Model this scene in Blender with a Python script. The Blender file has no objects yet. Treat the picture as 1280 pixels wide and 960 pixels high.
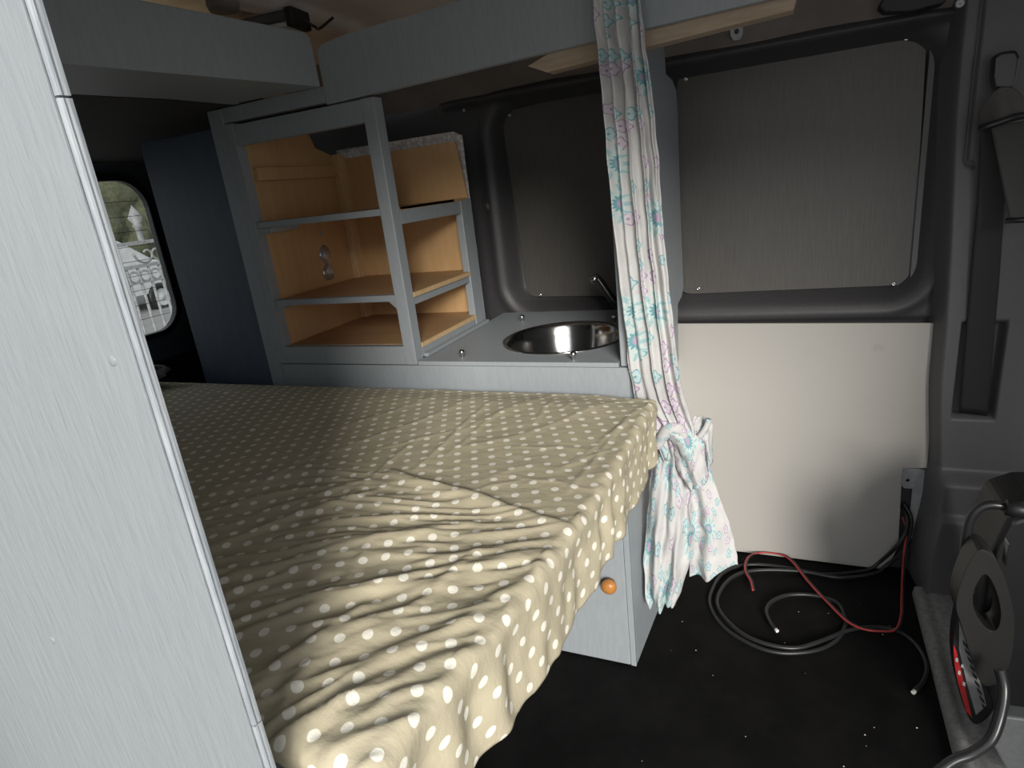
import bpy, bmesh, math, random
from math import sin, cos, pi, sqrt, exp, hypot, atan2
from mathutils import Vector, Matrix, noise
from mathutils.geometry import tessellate_polygon

random.seed(7)
S = bpy.context.scene
COL = S.collection

# ------------------------------------------------------------------ camera
F = 766.14
YAW, PITCH, ROLL = [math.radians(a) for a in (24.94747, -17.84172, -6.74768)]
H = 1.1
CAM = Vector((0, 0, H))
_fw = Vector((-sin(YAW) * cos(PITCH), cos(YAW) * cos(PITCH), sin(PITCH)))
_rt = Vector((cos(YAW), sin(YAW), 0))
_up = _rt.cross(_fw)
R_ = cos(ROLL) * _rt + sin(ROLL) * _up
U_ = -sin(ROLL) * _rt + cos(ROLL) * _up
cam_data = bpy.data.cameras.new('camera')
cam = bpy.data.objects.new('camera', cam_data)
COL.objects.link(cam)
cam.matrix_world = Matrix(((R_.x, U_.x, -_fw.x, 0), (R_.y, U_.y, -_fw.y, 0), (R_.z, U_.z, -_fw.z, H), (0, 0, 0, 1)))
cam_data.sensor_width = 36
cam_data.lens = F * 36 / 1280
cam_data.clip_start = 0.01
S.camera = cam


def ray(u, v):
    return ((u - 640) / F) * R_ + ((480 - v) / F) * U_ + _fw


def aX(u, v, x): d = ray(u, v); return CAM + d * (x / d.x)
def aY(u, v, y): d = ray(u, v); return CAM + d * (y / d.y)
def aZ(u, v, z): d = ray(u, v); return CAM + d * ((z - H) / d.z)


# ------------------------------------------------------------------ materials
def new_mat(name):
    m = bpy.data.materials.new(name)
    m.use_nodes = True
    nt = m.node_tree
    return m, nt, nt.nodes['Principled BSDF']


def N(nt, t, **kw):
    n = nt.nodes.new(t)
    for k, v in kw.items():
        setattr(n, k, v)
    return n


def LK(nt, a, b):
    nt.links.new(a, b)


def mth(nt, op, a, b=None, c=None):
    n = nt.nodes.new('ShaderNodeMath')
    n.operation = op
    for i, v in enumerate((a, b, c)):
        if v is None: continue
        if isinstance(v, (int, float)): n.inputs[i].default_value = v
        else: nt.links.new(v, n.inputs[i])
    return n.outputs[0]


def mix(nt, fac, a, b):
    n = nt.nodes.new('ShaderNodeMix')
    n.data_type = 'RGBA'
    for idx, v in ((0, fac), (6, a), (7, b)):
        if isinstance(v, (int, float)): n.inputs[idx].default_value = v
        elif isinstance(v, tuple): n.inputs[idx].default_value = v if len(v) == 4 else (*v, 1)
        else: nt.links.new(v, n.inputs[idx])
    return n.outputs[2]


def coords(nt, scale=(1, 1, 1), kind='Object'):
    tc = N(nt, 'ShaderNodeTexCoord')
    mp = N(nt, 'ShaderNodeMapping')
    mp.inputs['Scale'].default_value = scale
    LK(nt, tc.outputs[kind], mp.inputs[0])
    return mp.outputs[0]


def noise_tex(nt, vec, scale, detail=4, rough=.55):
    n = N(nt, 'ShaderNodeTexNoise')
    n.inputs['Scale'].default_value = scale
    n.inputs['Detail'].default_value = detail
    n.inputs['Roughness'].default_value = rough
    LK(nt, vec, n.inputs['Vector'])
    return n.outputs['Fac']


def ramp(nt, fac, p0, p1):
    n = N(nt, 'ShaderNodeMapRange')
    n.inputs[1].default_value = p0
    n.inputs[2].default_value = p1
    LK(nt, fac, n.inputs[0])
    return n.outputs[0]


def bump(nt, b, h, strength, dist=.002):
    n = N(nt, 'ShaderNodeBump')
    n.inputs['Strength'].default_value = strength
    n.inputs['Distance'].default_value = dist
    LK(nt, h, n.inputs['Height'])
    LK(nt, n.outputs[0], b.inputs['Normal'])


def mat(name, c1, c2=None, scale=(1, 1, 1), ns=20, rough=.5, metal=0, bmp=.15, lo=.35, hi=.65, dist=.002, spec=.5):
    m, nt, b = new_mat(name)
    b.inputs['Roughness'].default_value = rough
    b.inputs['Metallic'].default_value = metal
    b.inputs['Specular IOR Level'].default_value = spec
    v = coords(nt, scale)
    f = noise_tex(nt, v, ns)
    c2 = c2 or tuple(x * .86 for x in c1)
    LK(nt, mix(nt, ramp(nt, f, lo, hi), c1, c2), b.inputs['Base Color'])
    if bmp: bump(nt, b, f, bmp, dist)
    return m


M = {}
PAINT = (.325, .358, .384)
M['paint'] = mat('blue_grey_paint', PAINT, (.297, .328, .352), (6, 6, 1), 30, .48, 0, .22, dist=.001)
M['paint_edge'] = mat('worn_paint', (.40, .43, .45), (.27, .30, .33), (9, 9, .8), 24, .5, 0, .5)
M['paint_board'] = mat('brushed_paint', (.27, .293, .306), (.255, .278, .292), (5, 5, .7), 42, .45, 0, .9, dist=.0012)
M['navy'] = mat('dark_blue_paint', (.07, .093, .135), (.06, .08, .115), (4, 4, 1), 20, .5)
M['brown_lining'] = mat('brown_lining', (.032, .027, .024), None, (1, 1, 1), 30, .8)
M['plastic'] = mat('dark_grey_trim', (.058, .057, .060), (.048, .047, .050), (1, 1, 1), 160, .5, 0, .12, dist=.0006)
M['pillar'] = mat('grey_trim', (.115, .113, .118), (.105, .103, .108), (1, 1, 1), 200, .5, 0, .15, dist=.0005)
M['lining'] = mat('dusty_metal', (.23, .20, .18), (.17, .148, .135), (1, 1, 1), 7, .65, 0, .1)
M['roof'] = mat('dusty_roof', (.86, .80, .74), (.68, .61, .56), (1, 1, 1), 6, .6, 0, .15)
M['black'] = mat('black_rubber', (.014, .014, .015), None, (1, 1, 1), 60, .45, 0, .1)
M['black_gloss'] = mat('black_plastic', (.02, .02, .022), None, (1, 1, 1), 60, .28, 0, .05)
M['charcoal'] = mat('charcoal_plastic', (.085, .082, .08), None, (1, 1, 1), 120, .5, 0, .1)
M['pack_handle'] = mat('pack_plastic', (.017, .0168, .0165), None, (1, 1, 1), 120, .45, 0, .1)
M['pack_base'] = mat('pack_base', (.10, .105, .11), None, (1, 1, 1), 120, .45, 0, .1)
M['cable'] = mat('black_cable', (.022, .0225, .024), None, (1, 1, 1), 60, .38, 0, .05)
M['red'] = mat('red_insulation', (.45, .05, .05), None, (1, 1, 1), 60, .4)
M['redprint'] = mat('red_print', (.62, .03, .03), (.5, .02, .02), (1, 1, 1), 120, .4)
M['whiteprint'] = mat('white_print', (.75, .75, .74), None, (1, 1, 1), 80, .4)
M['greyprint'] = mat('grey_print', (.30, .30, .30), None, (1, 1, 1), 80, .4)
M['tip'] = mat('pale_core', (.8, .8, .78), None, (1, 1, 1), 60, .5)
M['steel'] = mat('polished_steel', (.62, .62, .62), (.55, .55, .55), (1, 1, 12), 20, .13, 1, 0)
M['chrome'] = mat('bright_metal', (.7, .7, .71), None, (1, 1, 1), 60, .12, 1, 0)
M['zinc'] = mat('zinc_metal', (.50, .51, .52), (.40, .41, .42), (1, 1, 1), 60, .4, .25, .05)
M['hook'] = mat('dull_bright_metal', (.55, .60, .68), None, (1, 1, 1), 60, .22, .75, 0)
M['knob'] = mat('varnished_wood', (.55, .24, .06), (.42, .17, .04), (1, 1, 4), 40, .35)
M['raw'] = mat('raw_softwood', (.70, .50, .28), (.60, .41, .21), (14, 14, 1.5), 14, .6)
M['raw_x'] = mat('raw_softwood_lengthwise', (.47, .37, .27), (.40, .30, .21), (1.5, 14, 14), 14, .6)
M['tread'] = mat('grey_tread', (.25, .25, .25), (.17, .17, .17), (1, 1, 1), 90, .7, 0, .4)
M['webbing'] = mat('black_webbing', (.018, .018, .019), None, (60, 60, 400), 6, .6, 0, .3)
M['webbing_light'] = mat('grey_webbing', (.05, .05, .047), None, (60, 60, 400), 6, .55, 0, .3)
M['bundle'] = mat('mottled_cloth', (.20, .17, .17), (.05, .045, .05), (1, 1, 1), 60, .9, 0, .6)
M['iron'] = mat('painted_iron', (.30, .31, .31), (.2, .2, .2), (1, 1, 1), 30, .5)
M['concrete'] = mat('concrete', (.27, .26, .25), (.23, .225, .22), (1, 1, 1), 3, .9)
M['car'] = mat('white_car_paint', (.50, .50, .51), None, (1, 1, 1), 10, .25, 0, 0)
M['leafy'] = mat('hedge_green', (.105, .11, .065), (.06, .065, .035), (1, 1, 1), 9, .9, 0, .5)
M['lamp'] = mat('lamp_lens', (.75, .73, .70), None, (1, 1, 1), 30, .3)
M['crumb'] = mat('pale_crumb', (.7, .68, .64), None, (1, 1, 1), 30, .8)


def wood(name, c1, c2, scale, ns=6):
    m, nt, b = new_mat(name)
    b.inputs['Roughness'].default_value = .55
    v = coords(nt, scale)
    f = noise_tex(nt, v, ns, 5, .6)
    g = noise_tex(nt, coords(nt, tuple(s * 6 for s in scale)), ns * 3, 3)
    t = mth(nt, 'ADD', mth(nt, 'MULTIPLY', ramp(nt, f, .3, .7), .7), mth(nt, 'MULTIPLY', ramp(nt, g, .3, .7), .3))
    LK(nt, mix(nt, t, c1, c2), b.inputs['Base Color'])
    bump(nt, b, g, .08, .001)
    return m


M['ply'] = wood('birch_ply', (.66, .43, .215), (.56, .345, .16), (9, 9, 1.3))
M['ply_shelf'] = wood('shelf_ply', (.54, .345, .185), (.44, .265, .13), (1.3, 9, 9))


def streak_board():
    m, nt, b = new_mat('grey_streaked_board')
    b.inputs['Roughness'].default_value = .42
    f = noise_tex(nt, coords(nt, (190, 190, 7)), 2, 4, .7)
    g = noise_tex(nt, coords(nt, (1, 1, 1)), 5, 3)
    t = mth(nt, 'ADD', mth(nt, 'MULTIPLY', ramp(nt, f, .3, .7), .75), mth(nt, 'MULTIPLY', g, .25))
    LK(nt, mix(nt, t, (.072, .068, .064), (.118, .112, .104)), b.inputs['Base Color'])
    bump(nt, b, f, .15, .001)
    return m


M['blank'] = streak_board()


def white_board():
    m, nt, b = new_mat('white_faced_board')
    b.inputs['Roughness'].default_value = .45
    v = coords(nt)
    f = noise_tex(nt, v, 14, 6, .7)
    g = noise_tex(nt, v, 4, 2)
    s = mth(nt, 'MULTIPLY', ramp(nt, f, .60, .72), ramp(nt, g, .5, .68))
    c = mix(nt, mth(nt, 'MULTIPLY', s, .5), (.45, .435, .405), (.26, .26, .26))
    LK(nt, c, b.inputs['Base Color'])
    return m


M['white'] = white_board()


def floor_mat():
    m, nt, b = new_mat('black_ply_floor')
    b.inputs['Roughness'].default_value = .8
    b.inputs['Specular IOR Level'].default_value = .12
    v = coords(nt)
    f = noise_tex(nt, v, 9, 6, .7)
    g = noise_tex(nt, coords(nt, (1, 1, 1)), 260, 2, .5)
    c = mix(nt, ramp(nt, f, .4, .75), (.0055, .0054, .0054), (.012, .0115, .0115))
    c = mix(nt, ramp(nt, g, .79, .84), c, (.10, .097, .095))
    LK(nt, c, b.inputs['Base Color'])
    bump(nt, b, f, .2, .002)
    return m


M['floor'] = floor_mat()


def foil():
    m, nt, b = new_mat('crinkled_foil')
    b.inputs['Metallic'].default_value = 0
    b.inputs['Roughness'].default_value = .35
    v = N(nt, 'ShaderNodeTexVoronoi')
    v.inputs['Scale'].default_value = 90
    LK(nt, coords(nt), v.inputs['Vector'])
    LK(nt, mix(nt, ramp(nt, v.outputs['Distance'], .1, .7), (.97, .95, .95), (.66, .63, .63)), b.inputs['Base Color'])
    bump(nt, b, v.outputs['Distance'], 1, .004)
    return m


M['foil'] = foil()


def dots():
    m, nt, b = new_mat('polka_dot_cotton')
    b.inputs['Roughness'].default_value = .85
    b.inputs['Specular IOR Level'].default_value = .2
    uv = N(nt, 'ShaderNodeUVMap')
    mp = N(nt, 'ShaderNodeMapping')
    mp.inputs['Rotation'].default_value = (0, 0, math.radians(-27))
    k = 1 / .0272
    mp.inputs['Scale'].default_value = (k, k, k)
    LK(nt, uv.outputs[0], mp.inputs[0])
    # a little hand-printed wobble
    sp = N(nt, 'ShaderNodeSeparateXYZ')
    LK(nt, mp.outputs[0], sp.inputs[0])
    fx = mth(nt, 'SUBTRACT', mth(nt, 'FRACT', sp.outputs[0]), .5)
    fy = mth(nt, 'SUBTRACT', mth(nt, 'FRACT', sp.outputs[1]), .5)
    r = mth(nt, 'SQRT', mth(nt, 'ADD', mth(nt, 'MULTIPLY', fx, fx), mth(nt, 'MULTIPLY', fy, fy)))
    t = ramp(nt, r, .215, .185)
    v = coords(nt)
    f = noise_tex(nt, v, 9, 4)
    base = mix(nt, ramp(nt, f, .3, .7), (.54, .485, .35), (.49, .44, .31))
    LK(nt, mix(nt, t, base, (.90, .87, .76)), b.inputs['Base Color'])
    w = noise_tex(nt, coords(nt, (1, 1.7, 1)), 38, 5, .62)
    bump(nt, b, w, .32, .005)
    return m


M['dots'] = dots()


def floral():
    m, nt, b = new_mat('floral_cotton')
    b.inputs['Roughness'].default_value = .85
    b.inputs['Specular IOR Level'].default_value = .15
    uv = N(nt, 'ShaderNodeUVMap')

    def flowers(scale, off, petals, rad, dens):
        mp = N(nt, 'ShaderNodeMapping')
        mp.inputs['Scale'].default_value = (scale, scale, scale)
        mp.inputs['Location'].default_value = off
        LK(nt, uv.outputs[0], mp.inputs[0])
        vo = N(nt, 'ShaderNodeTexVoronoi')
        vo.voronoi_dimensions = '2D'
        vo.inputs['Scale'].default_value = 1
        vo.inputs['Randomness'].default_value = .75
        LK(nt, mp.outputs[0], vo.inputs['Vector'])
        sub = N(nt, 'ShaderNodeVectorMath', operation='SUBTRACT')
        LK(nt, mp.outputs[0], sub.inputs[0])
        LK(nt, vo.outputs['Position'], sub.inputs[1])
        sp = N(nt, 'ShaderNodeSeparateXYZ')
        LK(nt, sub.outputs[0], sp.inputs[0])
        ang = mth(nt, 'ARCTAN2', sp.outputs[1], sp.outputs[0])
        r = vo.outputs['Distance']
        pr = mth(nt, 'MULTIPLY', mth(nt, 'ADD', mth(nt, 'MULTIPLY', mth(nt, 'COSINE', mth(nt, 'MULTIPLY', ang, petals)), .14), .86), rad)
        q = mth(nt, 'DIVIDE', r, pr)              # 1 at the petal outline
        cs = N(nt, 'ShaderNodeSeparateColor')
        LK(nt, vo.outputs['Color'], cs.inputs[0])
        keep = mth(nt, 'LESS_THAN', cs.outputs[0], dens)
        return q, cs.outputs[1], keep, ang

    def band(q, a, c):
        return mth(nt, 'MULTIPLY', mth(nt, 'GREATER_THAN', q, a), mth(nt, 'LESS_THAN', q, c))

    base = (.57, .57, .565)
    TEAL, PURP, LT = (.17, .34, .37), (.37, .25, .38), (.44, .56, .58)
    v = coords(nt)
    col = mix(nt, ramp(nt, noise_tex(nt, v, 22, 3), .45, .7), base, (.48, .475, .47))
    # small outlined flowers
    q, c, keep, ang = flowers(33, (0, 0, 0), 5, .40, .62)
    tone = mix(nt, mth(nt, 'GREATER_THAN', c, .5), TEAL, PURP)
    fill = mix(nt, mth(nt, 'GREATER_THAN', c, .5), LT, (.57, .53, .58))
    col = mix(nt, mth(nt, 'MULTIPLY', keep, mth(nt, 'LESS_THAN', q, 1.0)), col, fill)
    col = mix(nt, mth(nt, 'MULTIPLY', keep, band(q, .82, 1.0)), col, tone)
    col = mix(nt, mth(nt, 'MULTIPLY', keep, mth(nt, 'LESS_THAN', q, .2)), col, tone)
    # large rosettes with a ring of florets
    q, c, keep, ang = flowers(11.5, (3.3, 1.7, 0), 14, .40, .5)
    fl = mth(nt, 'GREATER_THAN', mth(nt, 'COSINE', mth(nt, 'MULTIPLY', ang, 11)), .1)
    col = mix(nt, mth(nt, 'MULTIPLY', keep, mth(nt, 'LESS_THAN', q, 1.0)), col, (.52, .59, .58))
    col = mix(nt, mth(nt, 'MULTIPLY', keep, mth(nt, 'MULTIPLY', band(q, .62, .95), fl)), col, (.32, .48, .50))
    col = mix(nt, mth(nt, 'MULTIPLY', keep, mth(nt, 'LESS_THAN', q, .46)), col, (.17, .36, .40))
    col = mix(nt, mth(nt, 'MULTIPLY', keep, mth(nt, 'LESS_THAN', q, .26)), col, (.46, .36, .48))
    LK(nt, col, b.inputs['Base Color'])
    bump(nt, b, noise_tex(nt, v, 70, 4), .35, .003)
    return m


M['floral'] = floral()


def glass():
    m, nt, b = new_mat('window_glass')
    out = nt.nodes['Material Output']
    tr = N(nt, 'ShaderNodeBsdfTransparent')
    tr.inputs[0].default_value = (.86, .88, .88, 1)
    gl = N(nt, 'ShaderNodeBsdfGlossy')
    gl.inputs['Roughness'].default_value = .02
    ms = N(nt, 'ShaderNodeMixShader')
    ms.inputs[0].default_value = .05
    LK(nt, tr.outputs[0], ms.inputs[1])
    LK(nt, gl.outputs[0], ms.inputs[2])
    LK(nt, ms.outputs[0], out.inputs[0])
    return m


M['glass'] = glass()

# ------------------------------------------------------------------ object helpers
WORLD = {}


def link(o, parent, loc):
    COL.objects.link(o)
    if parent is not None:
        o.parent = parent
        o.matrix_parent_inverse = Matrix.Translation(-WORLD[parent.name])
    o.location = loc
    WORLD[o.name] = Vector(loc)
    return o


def tag(o, label=None, cat=None, group=None, kind=None):
    if label: o['label'] = label
    if cat: o['category'] = cat
    if group: o['group'] = group
    if kind: o['kind'] = kind
    return o


def thing(name, loc, label, cat, group=None):
    o = bpy.data.objects.new(name, None)
    o.empty_display_size = .05
    link(o, None, Vector(loc))
    return tag(o, label, cat, group)


def obj(name, bm, material, parent=None, smooth=False, bevel=0, solid=0, label=None, cat=None, group=None, kind=None, seg=2):
    me = bpy.data.meshes.new(name)
    bmesh.ops.recalc_face_normals(bm, faces=bm.faces) if not getattr(bm, 'keep', False) else None
    lo = Vector((min(v.co.x for v in bm.verts), min(v.co.y for v in bm.verts), min(v.co.z for v in bm.verts)))
    hi = Vector((max(v.co.x for v in bm.verts), max(v.co.y for v in bm.verts), max(v.co.z for v in bm.verts)))
    org = Vector(((lo.x + hi.x) / 2, (lo.y + hi.y) / 2, lo.z))
    bmesh.ops.translate(bm, verts=bm.verts, vec=-org)
    bm.to_mesh(me)
    bm.free()
    me.materials.append(M[material] if isinstance(material, str) else material)
    if smooth:
        for p in me.polygons: p.use_smooth = True
    o = bpy.data.objects.new(name, me)
    link(o, parent, org)
    if solid:
        md = o.modifiers.new('solid', 'SOLIDIFY'); md.thickness = solid; md.offset = 0
    if bevel:
        md = o.modifiers.new('bevel', 'BEVEL'); md.width = bevel; md.segments = seg; md.limit_method = 'ANGLE'; md.angle_limit = .6
    return tag(o, label, cat, group, kind)


def BM(): return bmesh.new()


def box(bm, x0, x1, y0, y1, z0, z1):
    v = [bm.verts.new((x, y, z)) for x in (x0, x1) for y in (y0, y1) for z in (z0, z1)]
    for f in ((0, 1, 3, 2), (4, 6, 7, 5), (0, 4, 5, 1), (2, 3, 7, 6), (0, 2, 6, 4), (1, 5, 7, 3)):
        bm.faces.new([v[i] for i in f])
    return bm


def B(*a): return box(BM(), *a)


def hexa(bm, pts):
    """eight corners: bottom ring of four then top ring of four"""
    v = [bm.verts.new(p) for p in pts]
    for f in ((0, 3, 2, 1), (4, 5, 6, 7), (0, 1, 5, 4), (1, 2, 6, 5), (2, 3, 7, 6), (3, 0, 4, 7)):
        bm.faces.new([v[i] for i in f])
    return bm


def plate(bm, outer, holes, place, t):
    """2D outline with holes -> slab; place(a, b, depth) gives the 3D point"""
    loops = [outer] + list(holes)
    tri = tessellate_polygon([[Vector((a, b, 0)) for a, b in l] for l in loops])
    flat = [p for l in loops for p in l]
    f = [bm.verts.new(place(a, b, 0)) for a, b in flat]
    k = [bm.verts.new(place(a, b, t)) for a, b in flat]
    for a, b, c in tri:
        try:
            bm.faces.new((f[a], f[b], f[c])); bm.faces.new((k[c], k[b], k[a]))
        except ValueError: pass
    i0 = 0
    for l in loops:
        n = len(l)
        for i in range(n):
            a, b = i0 + i, i0 + (i + 1) % n
            bm.faces.new((f[a], f[b], k[b], k[a]))
        i0 += n
    return bm


def rrect(x0, x1, y0, y1, r, n=7):
    o = []
    for cx, cy, a0 in ((x1 - r, y1 - r, 0), (x0 + r, y1 - r, 90), (x0 + r, y0 + r, 180), (x1 - r, y0 + r, 270)):
        for i in range(n):
            a = math.radians(a0 + 90 * i / (n - 1))
            o.append((cx + r * cos(a), cy + r * sin(a)))
    return o


def circ(cx, cy, r, n=24):
    return [(cx + r * cos(2 * pi * i / n), cy + r * sin(2 * pi * i / n)) for i in range(n)]


def smooth_path(pts, n=8):
    pts = [Vector(p) for p in pts]
    if len(pts) < 3: return pts
    P = [2 * pts[0] - pts[1]] + pts + [2 * pts[-1] - pts[-2]]
    out = []
    for i in range(1, len(P) - 2):
        a, b, c, d = P[i - 1:i + 3]
        for k in range(n):
            t = k / n
            out.append(.5 * ((2 * b) + (c - a) * t + (2 * a - 5 * b + 4 * c - d) * t * t + (3 * b - a - 3 * c + d) * t ** 3))
    out.append(P[-2])
    return out


def tube(bm, pts, r, sides=10, closed=False, rfun=None, flat=None):
    """tube along points; flat=(axis Vector, factor) squashes the section"""
    n = len(pts)
    rings = []
    prev = None
    for i, p in enumerate(pts):
        a = pts[i - 1] if (i or closed) else pts[i]
        b = pts[(i + 1) % n] if (i < n - 1 or closed) else pts[i]
        t = (b - a).normalized()
        if prev is None:
            ref = Vector((0, 0, 1)) if abs(t.z) < .9 else Vector((1, 0, 0))
            u = t.cross(ref).normalized()
        else:
            u = (prev - t * prev.dot(t)).normalized()
        prev = u
        w = t.cross(u)
        rr = rfun(i / max(1, n - 1)) if rfun else r
        rings.append([bm.verts.new(p + (u * cos(2 * pi * k / sides) + w * sin(2 * pi * k / sides)) * rr) for k in range(sides)])
    m = n if closed else n - 1
    for i in range(m):
        A, C = rings[i], rings[(i + 1) % n]
        for k in range(sides):
            bm.faces.new((A[k], A[(k + 1) % sides], C[(k + 1) % sides], C[k]))
    if not closed:
        bm.faces.new(rings[0][::-1]); bm.faces.new(rings[-1])
    return bm


def lathe(bm, prof, org, axis=Vector((0, 0, 1)), n=40):
    """profile of (radius, height) about axis"""
    axis = Vector(axis).normalized()
    ref = Vector((1, 0, 0)) if abs(axis.x) < .9 else Vector((0, 0, 1))
    u = axis.cross(ref).normalized(); w = axis.cross(u)
    org = Vector(org)
    rings = []
    for r, h in prof:
        if r < 1e-6: rings.append([bm.verts.new(org + axis * h)])
        else: rings.append([bm.verts.new(org + axis * h + (u * cos(2 * pi * k / n) + w * sin(2 * pi * k / n)) * r) for k in range(n)])
    for A, C in zip(rings, rings[1:]):
        for k in range(n):
            k2 = (k + 1) % n
            if len(A) == 1 and len(C) == 1: continue
            if len(A) == 1: bm.faces.new((A[0], C[k2], C[k]))
            elif len(C) == 1: bm.faces.new((A[k], A[k2], C[0]))
            else: bm.faces.new((A[k], A[k2], C[k2], C[k]))
    return bm


def grid(bm, nu, nv, fn, uvfn=None):
    vs = [[bm.verts.new(fn(i / nu, j / nv)) for j in range(nv + 1)] for i in range(nu + 1)]
    lay = bm.loops.layers.uv.verify() if uvfn else None
    for i in range(nu):
        for j in range(nv):
            f = bm.faces.new((vs[i][j], vs[i + 1][j], vs[i + 1][j + 1], vs[i][j + 1]))
            f.smooth = True
            if uvfn:
                for l, (a, b) in zip(f.loops, ((i, j), (i + 1, j), (i + 1, j + 1), (i, j + 1))):
                    l[lay].uv = uvfn(a / nu, b / nv)
    return bm


def sst(a, b, x):
    t = max(0, min(1, (x - a) / (b - a)))
    return t * t * (3 - 2 * t)


def interp(tab, x):
    if x <= tab[0][0]: return tab[0][1]
    for (a, p), (b, q) in zip(tab, tab[1:]):
        if x <= b:
            t = (x - a) / (b - a)
            return p + (q - p) * t
    return tab[-1][1]


def screw(parent, p, axis, r=.0045, m='chrome', name='screw'):
    bm = BM()
    lathe(bm, [(0, -.002), (r, -.002), (r, .0008), (r * .75, .0022), (r * .3, .0026), (r * .25, .0015), (0, .0015)], p, axis, 14)
    return obj(name, bm, m, parent, smooth=True)


Y1, YW = 1.133, 1.67
DOOR_TOP = 1.44
# ================================================================== SETTING
# floor
obj('floor', B(-1.95, 1.40, .10, 1.75, -.03, 0), 'floor', kind='structure', label='black painted plywood van floor with pale specks')

# far wall: pressed dark trim with one long recess for the two windows
RX0, RX1, RZ0, RZ1, RR = -.765, .315, .725, 1.335, .10


def sd_rr(x, z):
    cx, cz = (RX0 + RX1) / 2, (RZ0 + RZ1) / 2
    qx, qz = abs(x - cx) - (RX1 - RX0) / 2 + RR, abs(z - cz) - (RZ1 - RZ0) / 2 + RR
    return hypot(max(qx, 0), max(qz, 0)) + min(max(qx, qz), 0) - RR


def wall_y(x, z):
    d = sd_rr(x, z)
    y = 1.672 + .05 * sst(-.004, -.05, d)
    y -= .008 * exp(-((d - .012) / .014) ** 2)                 # rolled lip round the recess
    if x > -.9:
        y -= .022 * exp(-((z - 1.332) / .011) ** 2) * sst(-.95, -.8, x)   # gutter rail over the windows
    y += .010 * sst(.70, .69, z)
    return y


NX, NZ = 330, 230
bm = grid(BM(), NX, NZ, lambda a, b: Vector((-1.95 + a * 2.30, wall_y(-1.95 + a * 2.30, b * 1.36), b * 1.36)))
wf = obj('wall_far', bm, 'plastic', smooth=True, kind='structure', label='dark grey pressed inner skin of the far van side')
for i, (u, v) in enumerate(((609, 258), (664, 93) if 0 else (1172, 365), (580, 138))):
    p = aY(u, v, 1.668)
    lathe_bm = lathe(BM(), [(0, .006), (.004, .006), (.006, .003), (.010, .003), (.011, 0), (.011, -.01), (0, -.01)] if i == 0 else [(0, .004), (.004, .003), (.005, 0), (0, -.006)], p, (0, -1, 0), 18)
    obj('wall_plug', lathe_bm, 'charcoal' if i == 0 else 'zinc', wf, smooth=True)

# cant rail between wall and roof
prof = [(1.668, 1.335), (1.655, 1.352), (1.630, 1.385), (1.600, 1.43), (1.57, 1.47), (1.53, 1.505), (1.50, 1.52)]
bm = grid(BM(), 60, len(prof) - 1, lambda a, b: Vector((-1.95 + a * 3.1, prof[round(b * (len(prof) - 1))][0] + .004 * sin(a * 60), prof[round(b * (len(prof) - 1))][1])))
obj('trim_1', bm, 'lining', smooth=True, kind='structure', label='dusty beige cant rail above the far windows')

# roof with pressed ribs running across the van
def roof_z(x, y):
    z = 1.512 - .03 * sst(1.35, 1.58, y)
    for cx in (-1.62, -1.30, -.98, -.40, .1, .6):
        z -= .018 * (sst(cx - .05, cx - .02, x) - sst(cx + .02, cx + .05, x))
    return z


bm = grid(BM(), 240, 30, lambda a, b: Vector((-1.95 + a * 3.1, .12 + b * 1.48, roof_z(-1.95 + a * 3.1, .12 + b * 1.48))))
for f in list(bm.faces):
    c = f.calc_center_median()
    if -1.78 < c.x < -1.16 and .44 < c.y < 1.16: bm.faces.remove(f)  # opening for the added hatch that lets sky light in
obj('ceiling', bm, 'roof', smooth=True, solid=.006, kind='structure', label='dusty beige ribbed van roof')

w2 = obj('added_light_hatch', plate(BM(), rrect(-1.82, -1.12, .40, 1.20, .04), [rrect(-1.77, -1.17, .45, 1.15, .03)], lambda a, b, d: (a, b, 1.515 + d), .03), 'charcoal', kind='structure', label='frame of an unseen roof hatch added over the rear loft to light the ceiling')  # out of view, added only to brighten the ceiling
obj('pane', plate(BM(), rrect(-1.771, -1.169, .449, 1.151, .03), [], lambda a, b, d: (a, b, 1.53 + d), .004), 'glass', w2)
# near side of the van: open sliding doorway round the camera
bm = BM()
plate(bm, [(-1.95, -.03), (1.40, -.03), (1.40, 1.515), (-1.95, 1.515)], [rrect(-.80, .92, .0, DOOR_TOP, .05)], lambda a, b, d: (a, .13 + d, b), .06)
obj('wall_near', bm, 'plastic', kind='structure', label='near van side round the open sliding doorway')
# front of the cab with its windscreen, and the far cab door with its window, just out of view
bm = BM()
plate(bm, [(.13, -.03), (1.75, -.03), (1.75, 1.515), (.13, 1.515)], [rrect(.15, 1.5, .80, 1.25, .08)], lambda a, b, d: (1.36 + d, a, b), .04)
obj('wall_front', bm, 'plastic', kind='structure', label='front of the cab with the windscreen opening')
bm = BM()
plate(bm, [(.66, -.03), (1.40, -.03), (1.40, 1.515), (.66, 1.515)], [rrect(.72, 1.30, .78, 1.28, .07)], lambda a, b, d: (a, 1.665 + d, b), .04)
obj('door_1', bm, 'plastic', kind='structure', label='far cab door with its window opening')
# roof lining of the cab
obj('trim_6', B(1.13, 1.40, .12, 1.75, 1.505, 1.52), 'lining', kind='structure', label='roof above the cab')

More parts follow.
